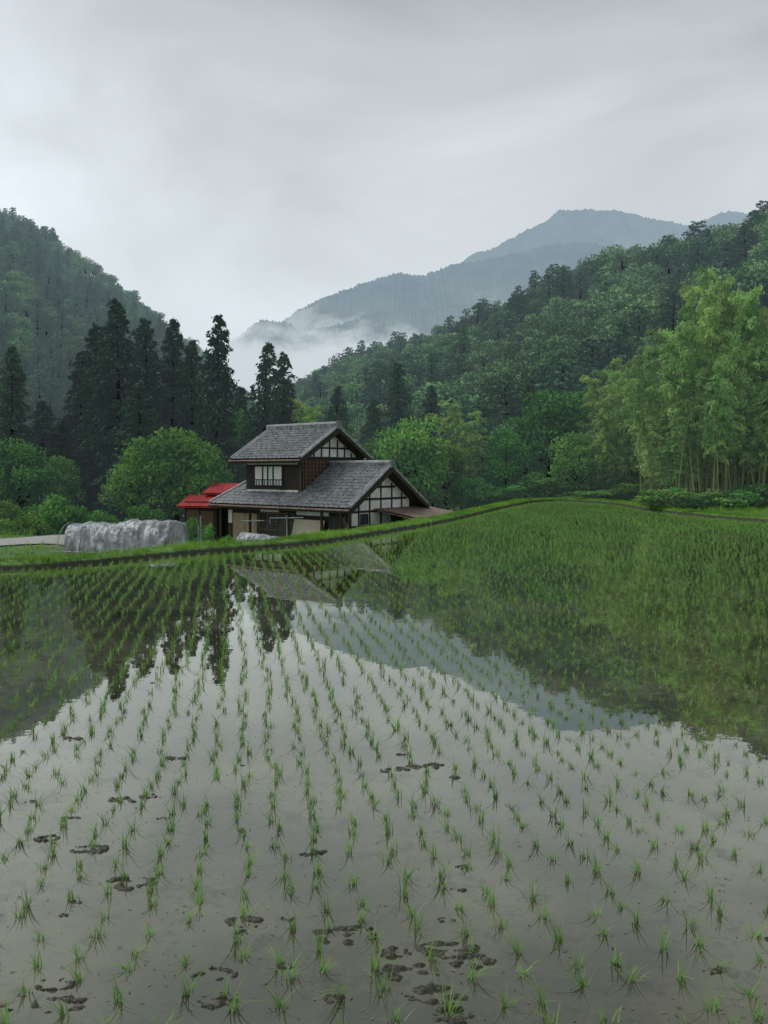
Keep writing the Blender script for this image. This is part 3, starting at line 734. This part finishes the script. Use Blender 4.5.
part('barge_boards', barge(0.003, -.02, 6.02, ze, zr) + barge(X1 + .003, Y0 - .02, Y1 + .02, uz, ur) + barge(X0 - .06, Y0, Y1, uz, ur) +
     [box((-10, -.035, ze - .16), (0, -.003, ze + .02)), box((X0, Y0 - .035, uz - .16), (X1, Y0 - .003, uz + .02))], [M_wood])
part('rain_gutter', [rod((-10, -.09, ze - .03), (0, -.09, ze - .03), .05, 0), rod((X0, Y0 - .09, uz - .03), (X1, Y0 - .09, uz - .03), .045, 0), rod((-.75, -.05, ze - .05), (-.75, .6, -0.1), .035, 0), rod((-.75, .6, -.1), (-.75, .6, -1.7), .035, 0)], [M_rust])
wf = 0.7; rr_ = (zr - ze) / 3
part('ground_floor_walls', [box((-9.3, wf, -1.85), (-.75, 5.3, ze + .3), 0)], [M_wood])
def gable_fill(x, y0, y1, zb, z_at, mi):
    m = (y0 + y1) / 2
    a = [(x - .1, y0, zb), (x, y0, zb), (x, m, zb), (x - .1, m, zb)]; b = [(x - .1, y0, z_at(y0)), (x, y0, z_at(y0)), (x, m, z_at(m)), (x - .1, m, z_at(m))]
    c = [(x - .1, m, zb), (x, m, zb), (x, y1, zb), (x - .1, y1, zb)]; d = [(x - .1, m, z_at(m)), (x, m, z_at(m)), (x, y1, z_at(y1)), (x - .1, y1, z_at(y1))]
    return [hexa(a, b, mi), hexa(c, d, mi)]
zl = lambda y: ze + min(y, 6 - y) * rr_ - .13
xl = -.70
P = gable_fill(xl, .7, 5.3, -.75, zl, 0)
part('gable_plaster_wall', P, [M_plas])
bx = lambda y0, y1, z0, z1, x=xl, t=.03: box((x, y0, z0), (x + t, y1, z1))
P = []
for z in (0.52, 1.10, 1.68):
    h = .055; ya = max(.72, (z + h - ze + .13) / rr_ + .04); P.append(bx(ya, 6 - ya, z - h, z + h))
for y in (1.35, 2.15, 3.0, 3.85, 4.65):
    zt = zl(y) - .07
    segs = [(-.75, .465), (.575, 1.045), (1.155, 1.625), (1.735, 9)]
    for a, b in segs:
        if a < zt - .04: P.append(bx(y - .05, y + .05, a, min(b, zt), t=.025))
P += [bx(.66, .8, -1.8, .465, t=.04), bx(5.2, 5.34, -1.8, .465, t=.04), bx(.8, 5.2, -.22, -.12, t=.028), bx(.7, 5.3, -1.85, -.76, t=.03)]
part('gable_timber_frame', P, [M_wood])
part('gable_window', [bx(1.45, 2.05, -.1, .42, t=.018), bx(3.95, 4.55, -.1, .42, t=.018)], [M_glass])
f = wf
fx = lambda x0, x1, z0, z1, t, d0=0.0: box((x0, f - t, z0), (x1, f - d0, z1))
part('tan_shutters', [fx(-8.85, -7.95, -1.6, .25, .05), fx(-7.9, -7.0, -1.6, .25, .06)], [M_tan])
part('reed_blind', [hexa([(-4.1, .15, -1.15), (-2.1, .15, -1.15), (-2.1, .19, -1.15), (-4.1, .19, -1.15)], [(-4.1, .50, .1), (-2.1, .50, .1), (-2.1, .54, .1), (-4.1, .54, .1)], 0)], [M_beige])
part('sliding_door_glass', [fx(-6.8, -4.3, -1.5, .3, .02), fx(-1.9, -.95, -1.2, .3, .02)], [M_glass])
P = []
for x in np.arange(-6.85, -4.2, .63): P.append(fx(x, x + .06, -1.5, .36, .05))
for x in (-1.95, -1.45, -.98): P.append(fx(x, x + .05, -1.2, .36, .05))
P += [fx(-6.79, -4.28, .3, .36, .045), fx(-6.79, -4.28, -.55, -.5, .045), fx(-6.79, -4.28, -.1, -.06, .045), fx(-1.9, -.98, -.4, -.36, .045)]
part('sliding_door_frames', P, [M_brown])
part('wall_plaster_band', [fx(-9.25, -8.95, -.3, .4, .03), fx(-6.75, -5.4, .38, .6, .03), fx(-4.15, -2.0, .3, .55, .03)], [M_plas])
part('engawa_posts', [box((x, .1, -1.85), (x + .1, .2, ze - .1)) for x in (-9.3, -7.0, -4.25, -2.0, -.8)], [M_wood])
xa, xb, ya, yb = -8.15, -4.1, .95, 5.05
part('upper_floor_walls', [box((xa, ya, 0.9), (xb - .1, yb, uz + .25), 0)], [M_wood])
ru = (ur - uz) / 2.7; zu = lambda y: uz + min(y - .3, 5.7 - y) * ru - .13
P = gable_fill(xb, ya, yb, 3.12, zu, 0); part('upper_gable_plaster', P, [M_plas])
P = [box((xb - .1, ya, 1.1), (xb, yb, 3.12))]
part('upper_gable_boards', P, [M_brown])
bu = lambda y0, y1, z0, z1, t=.03: box((xb, y0, z0), (xb + t, y1, z1))
P = [bu(ya - .02, yb + .02, 3.02, 3.17, .05), bu(1.35, 4.65, 3.58, 3.67)]
for y in (1.3, 1.85, 2.4, 3.0, 3.6, 4.15, 4.7):
    zt = zu(y) - .06
    for a, b in ((3.175, 3.575), (3.675, 9)):
        if a < zt - .03: P.append(bu(y - .045, y + .045, a, min(b, zt), .025))
for y in np.arange(ya, yb + .01, .256): P.append(bu(y - .02, y + .02, 1.1, 3.015, .02))
for z in np.arange(1.4, 3.0, .2): P.append(bu(ya, yb, z - .018, z + .018, .027))
P += [bu(ya - .03, ya + .09, 1.1, 3.01, .05), bu(yb - .09, yb + .03, 1.1, 3.01, .05)]
part('upper_gable_lattice', P, [M_wood])
g = ya
part('upper_window_curtain', [box((-7.45, g - .02, 1.72), (-5.45, g, 2.68))], [M_curt])
P = [box((-7.55, g - .07, 1.62), (-5.35, g - .003, 1.72)), box((-7.55, g - .07, 2.68), (-5.35, g - .003, 2.76))]
for x in (-7.55, -6.88, -6.5, -6.1, -5.43): P.append(box((x, g - .06, 1.725), (x + .07, g - .022, 2.675)))
part('upper_window_frame', P, [M_wood])
part('upper_plaster_band', [box((-8.05, g - .025, 2.78), (-4.3, g - .001, 2.95)), box((-8.05, g - .025, 1.3), (-4.3, g - .001, 1.5))], [M_plas])
part('balcony_rail', [box((-7.7, g - .3, 1.98), (-5.2, g - .26, 2.03)), box((-7.7, g - .3, 1.56), (-5.2, g - .26, 1.6))] + [box((x, g - .295, 1.6), (x + .03, g - .265, 1.98)) for x in np.arange(-7.7, -5.2, .21)] +
     [box((-7.7, g - .29, 1.5), (-7.64, g - .071, 1.56)), box((-5.28, g - .29, 1.5), (-5.22, g - .071, 1.56))], [M_wood])
def corr(A, B, C, D, mi, wl=.12, amp=.012):
    return tiled(A, B, C, D, mi, wl, 50, 0.02, amp)
LT = [(1.9, 2.4, .25), (1.9, 6.6, .25), (-.66, 6.6, .62), (-.66, 2.4, .62)]
part('lean_to_roof', [corr(*LT, 0), slab(*[(q[0], q[1], q[2] - .01) for q in LT], .05, 0)], [M_rust])
part('lean_to_posts', [box((1.7, y, -1.85), (1.8, y + .1, .19)) for y in (2.6, 4.5, 6.4)] + [box((1.2, 2.9, -1.85), (1.24, 6.2, -.2))], [M_wood])
part('roof_vent', [rod((-2.2, 3.6, 2.2), (-2.2, 3.6, 3.1), .06, 0)], [M_tilel])

# ------------------------------------------------------------------ red-roofed shed
shed = bpy.data.objects.new('red_roof_shed', None); scene.collection.objects.link(shed)
shed.location = (-11.0, 50.5, -.05); shed.rotation_euler = (0, 0, math.radians(-14)); shed.scale = (.76, .76, .78)
part('shed_walls', [box((-1.7, -1.3, -2.6), (1.2, 1.4, .75)), box((-.2, .2, -2.6), (2.4, 3.0, 1.3))], [M_wood], parent=shed)
part('shed_boards', [box((-1.5, -1.33, -2), (-.4, -1.303, .1)), box((-.2, -1.33, -2), (.9, -1.303, -.0))], [M_brown], parent=shed)
A = [(-2.1, -1.9, .35), (1.6, -1.9, .35), (1.6, .3, 1.2), (-2.1, .3, 1.2)]; B = [(-.6, -.2, 1.35), (2.8, -.2, 1.35), (2.8, 1.7, 2.15), (-.6, 1.7, 2.15)]
A2 = [(1.6, 1.9, .8), (-2.1, 1.9, .8), (-2.1, .3, 1.2), (1.6, .3, 1.2)]; B2 = [(2.8, 3.4, 1.45), (-.6, 3.4, 1.45), (-.6, 1.7, 2.15), (2.8, 1.7, 2.15)]
part('shed_red_roof', [corr(*q, 0, .2, .03) for q in (A, B, A2, B2)] + [slab(*[(c[0], c[1], c[2] - .01) for c in q], .06, 0) for q in (A, B, A2, B2)], [M_red], parent=shed)

# ------------------------------------------------------------------ tarp-covered tunnel
nt = NT('silver_tarp'); v = nt.obj(); b = nt.noise(1.6, 5, v, .6); b2 = nt.noise(4, 6, v, .65)
c = nt.mix(nt.rng(b, .3, .7), (0.25, 0.27, 0.28), (0.52, 0.54, 0.56)); c = nt.mix(nt.rng(b2, .52, .64, 0, .65), c, (0.12, 0.13, 0.125))
bs = nt.n('ShaderNodeBsdfPrincipled'); nt.l(c, bs.inputs['Base Color']); bs.inputs['Roughness'].default_value = .36; bs.inputs['Metallic'].default_value = .25
bp = nt.n('ShaderNodeBump'); bp.inputs['Strength'].default_value = 1; bp.inputs['Distance'].default_value = .10; nt.l(nt.noise(4.5, 6, v, .6), bp.inputs['Height']); nt.l(bp.outputs[0], bs.inputs['Normal'])
nt.out(bs.outputs[0]); M_tarp = nt.m
def tarp(L, w, h, seed, wr=1.0, nh=5, lift=0.0):
    """plastic sheet pulled over hoops: near-vertical sides, sagging bays, pleats gathered towards the hem"""
    nu, nv = 260, 90; U, W = np.meshgrid(np.linspace(0, 1, nu), np.linspace(0, 1, nv)); th = W * math.pi
    hem = np.abs(W - .5) * 2
    bay = np.abs(np.sin((U + .04 * fbm(W * 3, U * 2, 2, seed)) * math.pi * nh)) ** .8
    pleat = fbm(U * L * 4.6 + 1.6 * fbm(W * 2.5, U * 3, 2, seed), W * 1.1, 4, seed + 1)
    fold = 0.5 - np.abs(fbm(U * L * 1.6 + W * 2.6, W * 3.0 - U * 4, 3, seed + 4)) * 2.2
    big = fbm(U * L * .55, W * 1.2, 2, seed + 8)
    off = wr * (-.07 * bay + .17 * pleat * (.35 + .65 * hem) + .13 * fold + .18 * big)
    cy = -np.sign(np.cos(th)) * np.abs(np.cos(th)) ** .62; cz = np.abs(np.sin(th)) ** .62
    ends = sstep(0, .04, U) * sstep(1, .96, U)
    y = (cy * w / 2) * (1 + off / (w / 2)) * (.3 + .7 * ends); z = cz * h * (1 + off / h * 1.0) * (.15 + .85 * ends) + lift
    x = (U - .5) * L + .14 * fbm(W * 3, U * 2, 2, seed + 9)
    z = np.maximum(z, lift + .0)
    return [(np.stack([x, y, z], -1).reshape(-1, 3), grid_faces(nu, nv), 0, .5)]
t = bpy.data.objects.new('tarp_covered_tunnel', None); scene.collection.objects.link(t); t.location = (-9.0, 27.6, -.70); t.rotation_euler = (0, 0, math.radians(-8))
part('tarp_sheet', tarp(4.1, 1.8, 1.44, 4), [M_tarp], True, parent=t)
hoops = []
for u in np.linspace(-2.0, 2.0, 6):
    a = np.linspace(0, math.pi, 14); hoops.append(tube(np.stack([0 * a + u, -np.cos(a) * .9, np.sin(a) ** .62 * 1.36], 1), [.014] * 14, 5, 0))
hoops += [rod((-2.1, -1.08, .46), (2.1, -1.06, .38), .02, 0), rod((-2.2, -1.18, .12), (2.2, -1.15, .16), .06, 0)]
part('tunnel_hoops', hoops, [M_tilel], True, parent=t)
t2 = bpy.data.objects.new('tarp_covered_pile', None); scene.collection.objects.link(t2); t2.location = (-4.45, 28.9, -.95); t2.rotation_euler = (0, 0, math.radians(-18))
part('pile_sheet', tarp(1.7, 1.1, 1.08, 14, .6, 2), [M_tarp], True, parent=t2)

# poles
def pole(name, x, y, h, r=.03, arm=None):
    z = float(ground_z(np.array([x]), np.array([y]))[0]); P = [tube([(0, 0, -.2), (.02, 0, h * .5), (0, 0, h)], [r, r * .9, r * .8], 8, 0)]
    if arm: P += [rod((-arm, 0, h - .1), (arm, 0, h - .08), r * .7, 0), rod((-arm, 0, h - .35), (-arm, 0, h - .05), r * .5, 0)]
    add_obj(name, build_mesh(name, P, [M_tilel], True), None, (x, y, z))
pole('garden_stake', -6.6, 28.6, 1.7, .025)
pole('laundry_pole', -4.1, 33.5, 2.2, .03, .7)
pole('laundry_pole', -5.6, 33.9, 2.1, .03, .5)
pole('garden_stake', -7.0, 30.0, 1.5, .02)
print('done')
